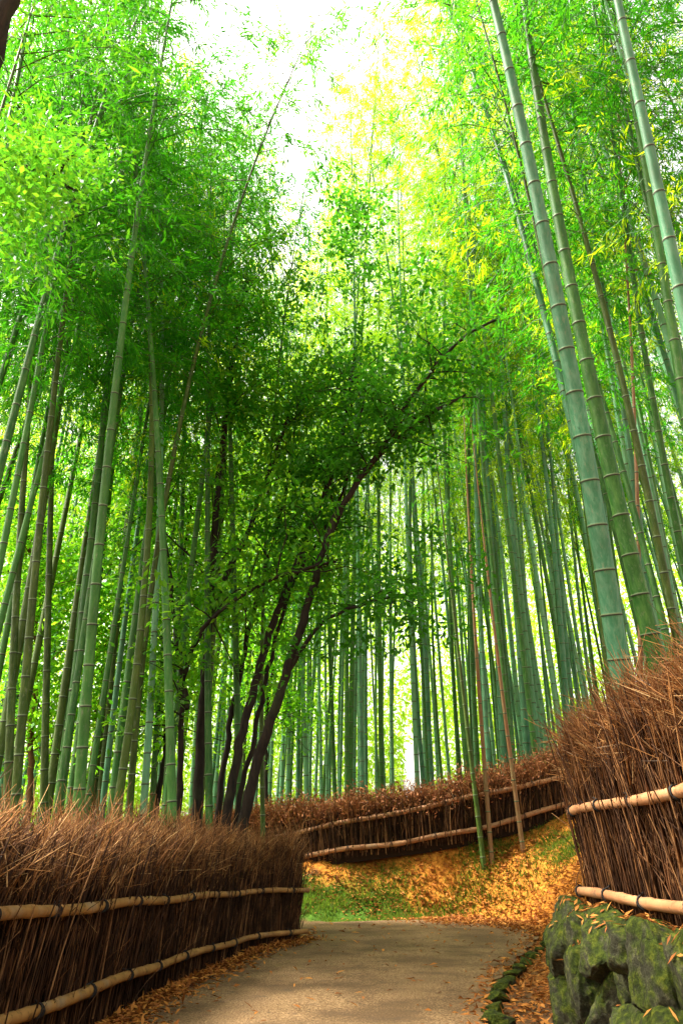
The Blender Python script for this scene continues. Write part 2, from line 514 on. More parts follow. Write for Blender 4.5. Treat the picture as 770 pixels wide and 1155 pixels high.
def twigs_on(line3, n, length, lean, spread, r0, r1, K=4, out=0.0, base=(0, 0), thick=.07, curl=.08, sides=3, along=0.0):
    """upright twigs along a polyline (x,y,z)"""
    L = resample(line3, .02)
    d, nr = line_frame(L, 0)
    k = rng.integers(0, len(L), n)
    P = L[k].copy()
    off = rng.normal(0, thick, n)
    P[:, :2] += nr[k] * off[:, None]
    P[:, 2] += rng.uniform(base[0], base[1], n)
    sl = k * .02
    tuft = 1 + (.22 * np.sin(sl * 2.3 + 1) * np.sin(sl * 1.1) + .12 * np.sin(sl * 5.7)) * (base[1] > .3)
    ln = length * rng.uniform(.6, 1.25, n) * tuft
    a = rng.normal(along, lean, n); b = rng.normal(out, spread, n) + off * .8
    D = np.zeros((n, 3)); D[:, :2] = d[k] * a[:, None] + nr[k] * b[:, None]; D[:, 2] = 1
    D = unit(D)
    t = np.linspace(0, 1, K)
    c1 = rng.normal(0, curl, (n, 3)); c1[:, 2] *= .3
    C = P[:, None] + D[:, None] * (ln[:, None] * t[None])[..., None] + c1[:, None] * ((t ** 2)[None] * ln[:, None])[..., None]
    rad = rng.uniform(.7, 1.4, n)[:, None] * (r0 + (r1 - r0) * t)[None]
    V, Q = tubes(C, rad, sides)
    return V, Q, C


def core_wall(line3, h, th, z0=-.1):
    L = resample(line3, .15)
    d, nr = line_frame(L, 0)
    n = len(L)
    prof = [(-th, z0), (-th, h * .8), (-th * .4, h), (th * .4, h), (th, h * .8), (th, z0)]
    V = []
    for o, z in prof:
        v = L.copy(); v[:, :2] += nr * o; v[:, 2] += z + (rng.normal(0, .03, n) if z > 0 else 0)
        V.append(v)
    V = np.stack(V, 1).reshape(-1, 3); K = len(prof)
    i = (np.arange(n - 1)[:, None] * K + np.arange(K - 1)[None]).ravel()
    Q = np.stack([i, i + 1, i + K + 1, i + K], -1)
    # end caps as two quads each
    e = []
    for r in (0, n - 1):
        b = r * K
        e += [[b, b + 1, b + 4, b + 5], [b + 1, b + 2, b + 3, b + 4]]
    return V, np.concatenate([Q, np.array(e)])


def pole(name, pts, rad, material, parent, node_gap=.42, bind_gap=.62, taper=.15):
    """one bamboo rail with swollen joints; black cord ties are its children"""
    L = smooth_line(resample(pts, .05), 6)
    s = np.concatenate([[0], np.cumsum(np.linalg.norm(np.diff(L, axis=0), axis=1))])
    k = np.arange(len(L))
    ph = rng.uniform(0, node_gap)
    bulge = np.exp(-(((s + ph) % node_gap - node_gap / 2) / .03) ** 2)
    rr = rad * (1 + .16 * bulge) * (1 - taper * s / s[-1]) * (1 + .03 * np.sin(s * 5))
    L[:, 2] += .008 * np.sin(s * 3.1 + ph)
    V, Q = tubes(L[None], rr[None], 10)
    # closed ends
    nV = len(V)
    V = np.vstack([V, L[0], L[-1]])
    caps = []
    for base, c in ((0, nV), (nV - 10, nV + 1)):
        for j in range(0, 10, 2):
            caps.append([c, base + j, base + j + 1, base + (j + 2) % 10])
    o = mesh_obj(name, raw_mesh(name, V, np.vstack([Q, caps]), material), parent)
    for sb in np.arange(bind_gap * rng.uniform(.3, .7), s[-1] - .05, bind_gap):
        i = int(np.searchsorted(s, sb))
        if i < 1 or i > len(L) - 2: continue
        t = unit(L[i + 1] - L[i - 1]); u = unit(np.cross(t, [0, 0, 1.0])); w = np.cross(u, t)
        ang = np.linspace(0, 2 * math.pi, 15)
        rings = []
        for q in range(3):
            c = L[i] + t * (q - 1) * .011 + t * rng.normal(0, .002)
            rings.append(c + (rr[i] + .005) * (np.cos(ang)[:, None] * u + np.sin(ang)[:, None] * w) + t * (.02 * np.sin(ang + q))[:, None])
        # two loose ends
        for q in range(2):
            e = L[i] + u * rr[i] * (-1 if q else 1) * .2 + w * (rr[i] + .004)
            tt = np.linspace(0, 1, 15)
            rings.append(e + tt[:, None] * (t * rng.normal(0, .04) + w * rng.uniform(.005, .02) + u * rng.normal(0, .02)))
        Vb, Qb = tubes(np.array(rings), np.full((5, 15), .0045), 5)
        mesh_obj('tie', raw_mesh('tie', Vb, Qb, M['cord']), o)
    return o


def wall_line(line2):
    L = resample(line2, .2)
    return np.concatenate([L, ground(L[:, 0], L[:, 1])[:, None]], 1)


def brush_fence(line3, label, h, n_body, n_tip, tipmat, tiplen, lean, group='brushwood fences along the bamboo path', body='twig', leafy=0, tip_r=.0036, body_r=.006, along=0, th=.05):
    root = empty('brush_fence', line3[len(line3) // 2])
    inv = Vector(root.location)
    tag(root, label, 'fence', group)

    def loc(V): return V - np.array(inv)
    Vc, Qc = core_wall(line3, h * .86, th)
    parts = [(Vc, Qc, 1)]
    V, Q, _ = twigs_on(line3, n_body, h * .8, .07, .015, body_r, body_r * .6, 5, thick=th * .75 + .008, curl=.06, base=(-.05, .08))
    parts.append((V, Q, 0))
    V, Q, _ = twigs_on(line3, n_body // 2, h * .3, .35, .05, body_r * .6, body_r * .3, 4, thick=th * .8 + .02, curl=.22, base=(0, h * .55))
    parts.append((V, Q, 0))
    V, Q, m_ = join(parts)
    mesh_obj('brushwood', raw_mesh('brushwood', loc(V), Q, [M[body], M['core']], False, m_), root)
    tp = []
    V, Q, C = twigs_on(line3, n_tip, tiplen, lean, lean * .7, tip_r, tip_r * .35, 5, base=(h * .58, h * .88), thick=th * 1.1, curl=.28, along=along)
    tp.append((V, Q, 0))
    # side sprigs on the tips
    n2 = int(n_tip * 1.4)
    k = rng.integers(0, len(C), n2); u = rng.uniform(.3, .9, n2)
    i0 = np.minimum((u * 4).astype(int), 3); f = (u * 4 - i0)[:, None]
    S = C[k, i0] * (1 - f) + C[k, i0 + 1] * f
    D = unit(unit(C[k, -1] - C[k, 0]) + rng.normal(0, .6, (n2, 3)))
    t = np.linspace(0, 1, 3)
    ln = rng.uniform(.08, .26, n2)
    C2 = S[:, None] + D[:, None] * (t[None] * ln[:, None])[..., None]
    V, Q = tubes(C2, np.full((n2, 1), tip_r * .7) * (1 - .6 * t)[None], 3)
    tp.append((V, Q, 0))
    if leafy:
        kk = rng.integers(0, len(C), leafy); ii = rng.integers(1, 5, leafy)
        P = C[kk, ii] + rng.normal(0, .07, (leafy, 3)) + [0, 0, -.04]
        V, Q = leaf_quads(P, rand_unit(leafy) + [0, 0, -.2], rand_unit(leafy), rng.uniform(.04, .10, leafy), rng.uniform(.015, .04, leafy), .25)
        tp.append((V, Q, 1))
    V, Q, m_ = join(tp)
    mesh_obj('twig_top', raw_mesh('twig_top', loc(V), Q, [tipmat, M['hedge_leaf']], False, m_), root)
    return root, np.array(inv)


# --- the fence on the camera's side of the bend
lf3 = wall_line(np.vstack([LF, LF_END[1:]]))
root, o0 = brush_fence(lf3, 'long brown brush fence edging the asphalt path, two tan bamboo rails, feathery twig top', 1.13, 15000, 13000, M['tip'], .33, .26, along=.10)
Ln = resample(LF, .1); dL, nL = line_frame(Ln, 0)
for zn, zf in ((.735, .60), (.275, .135)):
    zz = np.interp(Ln[:, 1], [-2.5, 3.9, 5.4, 7.4, 10.95], [zn + .05, zn + .01, zn - .025, (zn * .45 + zf * .55), zf])
    pts = np.concatenate([Ln[:, :2] + nL * .15, zz[:, None]], 1)
    pts[-1, :2] += [.05, .04]
    pole('rail', pts - o0, .034, M['pole'], root, bind_gap=.75)

# --- the fence on the stone wall
rf3 = resample(np.vstack([RF, RF_END[1:]]), .2)
zt = np.maximum(ground(rf3[:, 0], rf3[:, 1], False), .66)
zt[rf3[:, 1] <= 5.6] = .67
rf3 = np.concatenate([rf3, zt[:, None]], 1)
root, o0 = brush_fence(rf3, 'tall reddish brush fence standing on the mossy boulder wall, pinkish bamboo rails', 1.12, 9500, 14000, M['tip_red'], .29, .27, tip_r=.0030, along=-.30, body='twig_red')
for z0, z1 in ((1.275, 1.262), (.80, .79)):
    Ln = resample(RF, .1)
    pts = np.concatenate([Ln + [-.15, 0], np.linspace(z0, z1, len(Ln))[:, None]], 1)
    pts[-1] += [.06, .05, -.015]
    pole('rail', pts - o0, .031, M['pole_pink'], root, bind_gap=.55)

# --- the far fence up the bank
root, o0 = brush_fence(resample(FF, .2), 'distant brush fence climbing the bank, top shaggy with dead reddish leaves', .95, 9000, 6500, M['tip_red'], .38, .3, leafy=36000, tip_r=.006, body_r=.010, th=.10)
UP = [(190, 966), (275, 952), (385, 928), (485, 910), (535, 897), (595, 886), (632, 877), (700, 858), (780, 842)]
LO = [(190, 988), (275, 978), (337, 967), (385, 958), (450, 951), (510, 940), (540, 935), (585, 922), (645, 905), (700, 885), (780, 868)]
for ln in (UP, LO):
    xs = [p[0] for p in ln]; ys = [p[1] for p in ln]
    fx = [p[0] for p in FF_PX]; fy = [p[2] for p in FF_PX]
    pts = []
    for px in np.linspace(195, 775, 30):
        pts.append(at_y(px, np.interp(px, xs, ys), np.interp(px, fx, fy) - .19))
    pole('rail', np.array(pts) - o0, .046, M['pole_pink'], root, node_gap=.7, bind_gap=.85, taper=0)

# ------------------------------------------------------------------ mossy boulder wall
def stone_mesh(seed, size, rough=.10):
    import bmesh
    bm = bmesh.new()
    bmesh.ops.create_icosphere(bm, subdivisions=5, radius=1)
    rr = random.Random(seed)
    o = Vector((rr.uniform(-50, 50), rr.uniform(-50, 50), rr.uniform(-50, 50)))
    planes = [(Vector((rr.gauss(0, 1), rr.gauss(0, 1), rr.gauss(0, 1))).normalized(), rr.uniform(.60, .88)) for _ in range(12)]
    for v in bm.verts:
        p = v.co.copy()
        q = Vector([math.copysign(abs(c) ** .72, c) for c in p])
        for nrm, dd in planes:
            e = q.dot(nrm) - dd
            if e > 0: q -= nrm * e * .88
        n = mnoise.fractal(p * 1.5 + o, 1.0, 2.0, 4) * rough + mnoise.fractal(p * 6 + o, 1.0, 2.0, 5) * rough * .5
        q *= 1 + n
        v.co = Vector((q.x * size[0], q.y * size[1], q.z * size[2]))
    me = bpy.data.meshes.new('stone'); bm.to_mesh(me); bm.free()
    for p in me.polygons: p.use_smooth = True
    me.materials.append(M['stone'])
    return me


wall = empty('stone_wall', (1.5, 4.6, 0))
tag(wall, 'low retaining wall of mossy green boulders under the reddish brush fence', 'wall')
WX = 1.41
# (y along the wall, z centre, half length, half height, tilt, bulge)
stones = [(5.52, .50, .22, .20, .1, 0), (5.55, .16, .25, .22, -.1, .02), (5.15, .56, .17, .14, .0, .02), (5.05, .27, .15, .28, .45, .0), (4.78, .18, .14, .32, .5, .01),
          (4.72, .56, .24, .15, .05, .04), (4.42, .46, .16, .24, .3, -.02), (4.3, .14, .25, .20, .15, .06), (4.22, .60, .20, .11, -.05, .03), (3.86, .50, .20, .22, -.3, .05),
          (3.8, .17, .24, .22, .1, .07), (3.45, .52, .22, .20, .1, .03), (3.3, .16, .28, .22, -.1, .05), (2.95, .55, .25, .18, .1, .03), (2.75, .2, .28, .24, .2, .04), (2.35, .5, .28, .22, 0, .03),
          (2.2, .15, .28, .2, 0, .05), (1.75, .52, .3, .2, .1, .03), (1.6, .17, .3, .22, 0, .04), (1.1, .5, .3, .22, 0, .03), (1.0, .15, .3, .2, 0, .05), (.45, .5, .3, .22, 0, .03), (.4, .15, .3, .2, 0, .04)]
for i, (y, z, a, b, tilt, bl) in enumerate(stones):
    o = mesh_obj('stone', stone_mesh(100 + i, (.21, a * 1.22, b * 1.24)), wall)
    o.location = (WX + .10 - bl - 1.5, y - 4.6, z)
    o.rotation_euler = (tilt, random.uniform(-.12, .12), random.uniform(-.15, .15))
import bmesh
bm = bmesh.new()
bmesh.ops.create_cube(bm, size=1)
bmesh.ops.bevel(bm, geom=bm.edges[:], offset=.04, segments=1, affect='EDGES')
for v in bm.verts: v.co = Vector((v.co.x * .34 + .17, v.co.y * 5.6 - 1.75, v.co.z * .66 + .27))
me = bpy.data.meshes.new('rubble_core'); bm.to_mesh(me); bm.free(); me.materials.append(M['rubble'])
mesh_obj('rubble_core', me, wall)

# ------------------------------------------------------------------ edging stones along the path
ed = [(544, 1152), (541, 1138), (546, 1125), (551, 1115), (557, 1108), (564, 1100), (572, 1093), (579, 1086), (588, 1079), (596, 1073), (602, 1066), (606, 1060)]
for i, (px, py) in enumerate(ed):
    p = at_z(px + 8, py, .02)
    o = mesh_obj('edging_stone', stone_mesh(300 + i, (random.uniform(.07, .10), random.uniform(.09, .15), random.uniform(.04, .055))))
    o.location = (p[0] + .05, p[1], max(gz(p[0], p[1]), 0) + .025)
    o.rotation_euler = (random.uniform(-.15, .15), random.uniform(-.2, .2), -.5 + random.uniform(-.35, .35))
    tag(o, 'small flat dark stone lining the asphalt edge beside the boulder wall', 'stone', 'edging stones beside the path')
for y in np.arange(4.9, -1, -.32):
    o = mesh_obj('edging_stone', stone_mesh(340 + int(y * 10), (.09, .15, .05)))
    o.location = (1.12 + random.uniform(-.03, .03), y, .03); o.rotation_euler = (0, 0, random.uniform(-.3, .3))
    tag(o, 'small flat dark stone lining the asphalt edge beside the boulder wall', 'stone', 'edging stones beside the path')

# ------------------------------------------------------------------ bamboo
def culm_geometry(C, H, r0, gap, mats_ring=True, sides=10):
    """C(u): (n,) -> (n,3) centre line; rings clustered at each node"""
    us, rr, mi = [0.0], [1.15], []
    h = gap * .5
    while h < H * .985:
        g = gap * (1 + .9 * math.sin(math.pi * min(1, h / H * .8 + .1))) * .62
        e = .012
        us += [h - 2.2 * e, h - e, h, h + e, h + 2.0 * e]
        rr += [1.0, 1.01, 1.10, 1.02, 1.0]
        mi += [0, 0, 1, 2, 0]
        h += g
    us += [H]; rr += [1.0]; mi += [0]
    us = np.array(us); rr = np.array(rr)
    P = C(us / H)
    taper = (1 - .9 * (us / H) ** 1.35)
    rad = np.maximum(r0 * taper, .006) * rr
    V, Q = tubes(P[None], rad[None], sides)
    return V, Q, np.repeat(np.array(mi), sides)


def crown_geometry(C, H, u0, rs, lmax=1.7, gap=.30, per=7, ncl=7, ls=.15, lw=.026):
    hs = np.arange(u0 * H, H, gap)
    hs = np.repeat(hs, 2) + rs.uniform(-.08, .08, 2 * len(hs))
    u = np.clip(hs / H, 0, 1); n = len(u)
    S = C(u)
    az = rs.uniform(0, 2 * math.pi, n)
    shape = np.interp(u, [u0, u0 + .18 * (1 - u0), u0 + .5 * (1 - u0), 1], [.45, .95, 1, .28])
    L = lmax * shape * rs.uniform(.65, 1.15, n)
    hd = np.stack([np.cos(az), np.sin(az), np.zeros(n)], -1)
    upw = rs.uniform(.35, .8, n)

    def B(t):   # t (m,) per branch -> (n,m,3)
        return S[:, None] + hd[:, None] * (L[:, None] * t * .92)[..., None] + np.array([0, 0, 1.0]) * (L[:, None] * (upw[:, None] * t - .85 * t ** 2))[..., None]
    tt = np.linspace(0, 1, 4)
    Vb, Qb = tubes(B(np.tile(tt, (n, 1))), (.008 * (1 - .75 * tt))[None] * np.ones((n, 1)), 3)
    tc = rs.uniform(.22, 1.0, (n, ncl))
    Pc = B(tc); Pd = unit(B(np.minimum(tc + .05, 1.06)) - Pc)
    Pc = Pc.reshape(-1, 3); Pd = Pd.reshape(-1, 3)
    m = len(Pc)
    sd = unit(Pd + rs.normal(0, .55, (m, 3)))
    sl = rs.uniform(.15, .45, m)
    q = rs.uniform(.1, 1, (m, per))
    P = (Pc[:, None] + sd[:, None] * (sl[:, None] * q)[..., None]).reshape(-1, 3)
    P += rs.normal(0, .03, P.shape)
    D = np.repeat(sd, per, 0) * .7 + rs.normal(0, .38, P.shape) + [0, 0, -.4]
    Nn = rs.normal(0, .55, P.shape) + [0, 0, 1.0]
    k = len(P)
    V, Q = leaf_quads(P, D, Nn, ls * rs.uniform(.5, 1.4, k), lw * rs.uniform(.65, 1.35, k), .1)
    return join([(V, Q, 0), (Vb, Qb, 1)])


def build_bamboo(loc, C, H, r0, u0, rs, culm='culm', gap=.42, sides=10, **kw):
    root = empty('bamboo', loc)
    V, Q, mi = culm_geometry(C, H, r0, gap, sides=sides)
    mesh_obj('culm', raw_mesh('culm', V, Q, [M[culm], M['scar'], M['ring']], True, mi), root)
    if u0 < 1:
        V, Q, mi = crown_geometry(C, H, u0, rs, **kw)
        mesh_obj('crown', raw_mesh('crown', V, Q, [M['bamboo_leaf'], M[culm]], False, mi), root)
    return root


def hero(pts, Yb, Yt, wpx, H, u0, label, culm='culm', group='bamboo culms of the grove', tipbend=0.0, gap=.42, seed=0, **kw):
    """culm through photo points given base depth and depth at its highest point; radius from its width where drawn"""
    rs = np.random.default_rng(1000 + seed)
    ys = np.array([p[1] for p in pts], float)
    f = (ys[0] - ys) / max(ys[0] - ys[-1], 1)
    W = np.array([at_y(p[0], p[1], Yb + (Yt - Yb) * ff ** 1.2) for p, ff in zip(pts, f)])
    deg = 2 if len(pts) > 2 else 1
    cx = np.polyfit(W[:, 2], W[:, 0], deg); cy = np.polyfit(W[:, 2], W[:, 1], deg)
    zb = 0.0
    for _ in range(4):
        zb = gz(np.polyval(cx, zb), np.polyval(cy, zb))
    base = np.array([np.polyval(cx, zb), np.polyval(cy, zb), zb])
    zmax = W[:, 2].max()
    dxm = np.polyval(np.polyder(cx), zmax); dym = np.polyval(np.polyder(cy), zmax)

    def C(u):
        z = zb - .05 + u * H
        zi = np.minimum(z, zmax)
        x = np.polyval(cx, zi) + (z - zi) * dxm; y = np.polyval(cy, zi) + (z - zi) * dym
        e = np.maximum(0, z - zmax)
        x = x + tipbend * e ** 2 * .02; y = y - .004 * e ** 2
        return np.stack([x, y, z - .01 * e ** 2], -1) - base
    if group == GL: wpx *= .86
    d = np.linalg.norm(W[0] - [0, 0, EYE])
    r0 = wpx / 2 / FPX * (W[0][1] / ray(*pts[0])[1])
    o = build_bamboo(base, C, H, r0, u0, rs, culm, gap, **kw)
    return tag(o, label, 'bamboo', group)


GL = 'bamboo culms behind the long brush fence'
GR = 'bamboo culms behind the reddish brush fence'
heroes = [
    # --- behind the long brush fence (pixel polyline from low to high)
    ([(10, 870), (22, 620), (48, 300)], 8.5, 8.5, 12, 14, .5, 'green bamboo culm hugging the left picture edge, leaning slightly inward', 'culm_olive', GL, .3),
    ([(20, 880), (45, 580), (62, 450), (80, 290)], 8.0, 7.6, 13, 14, .5, 'thick olive bamboo culm, innermost of the crossing pair near the left edge', 'culm_olive', GL, .3),
    ([(50, 890), (57, 590), (62, 400)], 9.5, 9.5, 11, 14.5, .5, 'upright olive bamboo culm beside the crossing pair, behind the highest brush tuft', 'culm_olive', GL, .2),
    ([(65, 905), (82, 755), (107, 580)], 10.5, 10.2, 9, 15, .5, 'slim bamboo culm slanting across just before the pale ringed thick culm', 'culm', GL, .5),
    ([(90, 910), (100, 740), (112, 600), (130, 455), (155, 250), (166, 165)], 7.6, 7.0, 16, 14, .55, 'thick pale ringed bamboo culm rising from the brush top with a gentle lean', 'culm', GL, .2),
    ([(135, 905), (155, 705), (172, 560), (172, 465), (162, 290)], 9.0, 8.8, 12, 14.5, .5, 'bamboo culm that curves back upright half way, right of the pale thick one', 'culm_olive', GL, -.2),
    ([(150, 905), (172, 620), (215, 415), (255, 290), (280, 215), (320, 95)], 9.6, 8.6, 10, 14.6, .5, 'long bamboo culm sweeping diagonally up to the open sky gap', 'culm_olive', GL, .4),
    ([(193, 910), (192, 730), (180, 580), (172, 400)], 8.6, 8.6, 13, 13.5, .55, 'thick green bamboo culm bowed slightly left in front of dark tree stems', 'culm', GL, 0),
    ([(236, 925), (234, 630), (236, 365)], 10.2, 10.2, 11, 14, .55, 'straight upright green bamboo culm crossing the blackest tree stem', 'culm', GL, 0),
    ([(271, 940), (262, 580), (258, 420)], 10.9, 10.9, 11, 14, .55, 'straight bamboo culm standing between the two forked dark stems', 'culm', GL, 0),
    ([(297, 955), (301, 580), (320, 365)], 11.7, 11.5, 7, 14, .6, 'thin bamboo pole beside the end of the long brush fence', 'culm_olive', GL, .3),
    ([(172, 910), (180, 760), (196, 600), (215, 430)], 12.5, 12.2, 8, 15, .5, 'slim bamboo culm half hidden behind the bowed thick culm', 'culm', GL, .2),
    ([(112, 912), (128, 730), (150, 560), (170, 380)], 12.0, 11.6, 8, 15, .5, 'slim dark bamboo culm leaning behind the pale ringed culm', 'culm_olive', GL, .3),
    ([(0, 130), (40, 0)], 5.4, 5.4, 7, 13, .45, 'thin bamboo culm slanting across the upper left corner', 'culm_olive', GL, .2),
    ([(60, 150), (110, 0)], 7.5, 7.4, 6, 15.5, .5, 'thin bamboo culm slanting through the upper left foliage', 'culm_olive', GL, .2),
    # --- behind the reddish brush fence
    ([(700, 760), (670, 585), (640, 390), (617, 290), (600, 200), (580, 100), (555, 0)], 6.9, 5.4, 26, 13.5, .72, 'thickest pale bluish green bamboo culm leaning over the path', 'culm_teal', GR, -.2),
    ([(730, 715), (705, 590), (680, 490), (657, 390), (632, 290), (620, 175), (590, 0)], 7.4, 6.2, 22, 14, .68, 'thick grey green bamboo culm second from the bluish leaning one', 'culm', GR, -.2),
    ([(832, 640), (800, 480), (770, 345), (757, 300), (735, 175), (715, 85), (695, 0)], 5.6, 4.6, 22, 12, .75, 'pale ringed bamboo culm cutting off the upper right corner', 'culm_teal', GR, -.2),
    ([(800, 640), (770, 470), (747, 300), (720, 140), (700, 40)], 7.0, 6.0, 15, 14, .65, 'dark green bamboo culm paired beside the pale upper right culm', 'culm', GR, -.2),
    ([(690, 760), (657, 600), (635, 390), (610, 290), (575, 135), (540, 15)], 8.2, 6.8, 7, 15, .55, 'thin dark bamboo culm running just beside the thickest bluish one', 'culm_olive', GR, -.3),
    ([(765, 730), (735, 590), (705, 440), (665, 290), (640, 200)], 8.2, 7.4, 11, 14, .55, 'dark olive bamboo culm crossing behind a thin brown stick, above the fence', 'culm_olive', GR, -.2),
    ([(790, 720), (760, 590), (735, 440), (710, 290)], 8.8, 8.0, 10, 14, .55, 'slim dark bamboo culm next to the right picture edge', 'culm', GR, -.2),
    ([(722, 740), (718, 585), (712, 390), (705, 290)], 8.4, 8.2, 6, 13, .6, 'thin brown upright stick of bamboo among leaning green ones', 'culm_tan', GR, 0),
    ([(740, 770), (722, 590), (700, 460), (690, 380)], 9.6, 9.0, 9, 15, .5, 'slim bluish bamboo culm behind the grey green thick one', 'culm_teal', GR, -.1),
    ([(640, 820), (630, 700), (622, 580), (610, 500)], 16.8, 16.6, 7, 15, .5, 'bright pale bamboo culm just left of the brush fence tuft', 'culm_teal', GR, -.1),
    # --- on the bank in front of the far fence
    ([(553, 948), (545, 860), (536, 720), (530, 610), (524, 500)], 14.9, 14.7, 5.5, 10.5, .85, 'pale tan dying bamboo pole planted before the far fence', 'culm_tan', 'poles on the bank', 0),
    ([(587, 942), (574, 840), (558, 720), (549, 640), (540, 560)], 14.8, 14.6, 5.5, 9, .88, 'brown leaning bamboo pole crossing the far fence rails', 'culm_tan', 'poles on the bank', 0),
    ([(541, 942), (533, 870), (518, 750), (508, 660)], 14.9, 14.8, 6, 9, .8, 'thin dark green bamboo pole leaning left before the far fence', 'culm_olive', 'poles on the bank', 0),
    # --- noticeable ones in the far grove
    ([(567, 850), (560, 680), (550, 580), (545, 450)], 17.0, 17.0, 8, 17, .5, 'bright pale culm catching light above the far fence', 'culm_teal', 'culms of the far grove', 0),
    ([(594, 850), (580, 640), (572, 520)], 16.8, 16.6, 9, 17, .5, 'stout bluish culm rising behind the pole that crosses the far rails', 'culm_teal', 'culms of the far grove', 0),
]
for i, (pts, Yb, Yt, w, H, u0, lab, cm, grp, tb) in enumerate(heroes):
    hero(pts, Yb, Yt, w, H, u0, lab, cm, grp, tb, seed=i, sides=14 if w > 12 else 9,
         lmax=1.9 if u0 < .8 else .7, ncl=11 if u0 < .8 else 3, per=9, ls=.125, lw=.021, gap=.40)

# repeated culms: a few kinds, copied with all their parts
def variant(i, H, r0, u0, arch, culm, leaf='bamboo_leaf', ncl=None):
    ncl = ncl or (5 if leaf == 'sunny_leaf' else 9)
    rs = np.random.default_rng(50 + i)
    ph = rs.uniform(0, 6.28)

    def C(u):
        z = u * H
        x = arch * H * u ** 2.4 + .05 * np.sin(u * 5 + ph)
        y = .05 * np.sin(u * 4 + ph * 2)
        return np.stack([x, y, z - arch * .9 * H * np.maximum(0, u - .6) ** 2], -1)
    V, Q, mi = culm_geometry(C, H, r0, .40, sides=8)
    cu = raw_mesh('culm', V, Q, [M[culm], M['scar'], M['ring']], True, mi)
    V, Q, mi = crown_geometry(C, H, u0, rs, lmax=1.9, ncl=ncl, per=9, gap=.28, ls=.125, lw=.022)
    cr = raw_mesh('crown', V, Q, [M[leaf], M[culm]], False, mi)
    return cu, cr


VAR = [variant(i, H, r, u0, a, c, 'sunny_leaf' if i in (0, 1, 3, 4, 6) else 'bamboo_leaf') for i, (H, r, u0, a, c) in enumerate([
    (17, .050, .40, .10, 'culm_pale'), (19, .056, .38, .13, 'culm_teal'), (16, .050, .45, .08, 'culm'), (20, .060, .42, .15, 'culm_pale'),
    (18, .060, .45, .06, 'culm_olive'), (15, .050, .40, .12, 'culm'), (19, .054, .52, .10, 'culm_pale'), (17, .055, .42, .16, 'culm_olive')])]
proto = {}


def place_bamboo(v, x, y, rz, sc, label, group, tilt=(0, 0)):
    if v not in proto:
        root = empty('bamboo'); mesh_obj('culm', VAR[v][0], root); mesh_obj('crown', VAR[v][1], root)
        proto[v] = root
    else:
        src = proto[v]
        root = src.copy(); COL.objects.link(root)
        for ch in src.children:
            c = ch.copy(); COL.objects.link(c); c.parent = root
    root.location = (x, y, gz(x, y) - .05)
    root.rotation_euler = (tilt[0], tilt[1], rz)
    root.scale = (sc, sc, sc)
    return tag(root, label, 'bamboo', group)


placed = []


def scatter(n, test, box, mind, label, group, vs, face, seed, sc=(.85, 1.15)):
    rr = random.Random(seed); k = 0; tries = 0
    while k < n and tries < 40000:
        tries += 1
        x = rr.uniform(box[0], box[1]); y = rr.uniform(box[2], box[3])
        if not test(x, y): continue
        if any((x - a) ** 2 + (y - b) ** 2 < mind ** 2 for a, b in placed): continue
        placed.append((x, y)); k += 1
        ang = face(x, y) + rr.gauss(0, .7)
        place_bamboo(rr.choice(vs), x, y, ang, rr.uniform(*sc), label, group, (rr.gauss(0, .02), rr.gauss(0, .025)))


def behind_far(x, y):
    i = np.interp(x, FF[:, 0], FF[:, 1])
    return y > i + .7 and abs(x) < .56 * y + 1.5


def px_of(x, y, z=1.5):
    d = CP * y + SP * (z - EYE)
    return 385 + FPX * x / d


def behind_right(x, y):
    return y < 14.2 or y > np.interp(x, FF[:, 0], FF[:, 1]) + .6


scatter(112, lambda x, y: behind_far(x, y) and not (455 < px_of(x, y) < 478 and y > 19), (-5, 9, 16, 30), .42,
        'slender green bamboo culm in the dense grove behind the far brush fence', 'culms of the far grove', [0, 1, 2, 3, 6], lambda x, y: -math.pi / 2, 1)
scatter(50, lambda x, y: (x < -1.5 - .04 * (y - 6) if y < 11.5 else x < -3.2) and dist_poly(np.array(x), np.array(y), np.vstack([LF, LF_END])) > .7 and x > -.50 * y - 1.2 and not in_poly(np.array(x), np.array(y), PATH_POLY) and (y > 17 or y < 12.7) and not (195 < px_of(x, y, 2) < 345 and y < 13.5), (-15, -1.6, 8.5, 27), .75,
        'olive green bamboo culm among many in the grove behind the long brush fence', GL, [0, 4, 4, 1, 7], lambda x, y: 1.5, 2)
scatter(60, lambda x, y: x > 2.9 and y > 7.6 and x < .52 * y + 1.6 and (px_of(x, y, 2.5) > 715 or y > 16.6) and behind_right(x, y), (2.9, 15, 7.6, 27), .6,
        'green bamboo culm among many on the slope above the reddish brush fence', GR, [0, 1, 3, 5, 6], lambda x, y: math.pi * .95, 3)

scatter(15, lambda x, y: x < -2.2 - .12 * (9.5 - y) and x > -.52 * y - 1.5, (-7.5, -3.0, 5.5, 9.8), .6,
        'olive green bamboo culm among many in the grove behind the long brush fence', GL, [2, 5, 5, 7], lambda x, y: 2.0, 8, (.85, 1.0))
scatter(9, lambda x, y: px_of(x, y, 3) > 735, (3.2, 7, 6.6, 11), .6,
        'green bamboo culm among many on the slope above the reddish brush fence', GR, [0, 2, 5], lambda x, y: math.pi, 9, (.8, 1.0))
for j, (x, y, v, k) in enumerate([(-1.95, 11.25, 7, 1.10), (-2.6, 11.7, 5, 1.22), (-3.4, 12.2, 2, 1.2), (-2.9, 10.6, 7, 1.05), (-3.9, 11.4, 5, 1.25), (-2.2, 10.4, 2, 1.08), (-3.2, 9.0, 5, 1.27), (-2.75, 9.9, 2, 1.2)]):
    placed.append((x, y))
    place_bamboo(v, x, y, 1.9 + .4 * math.sin(j * 2.3), k * .96, 'olive green bamboo culm among many in the grove behind the long brush fence', GL, (0, .02))
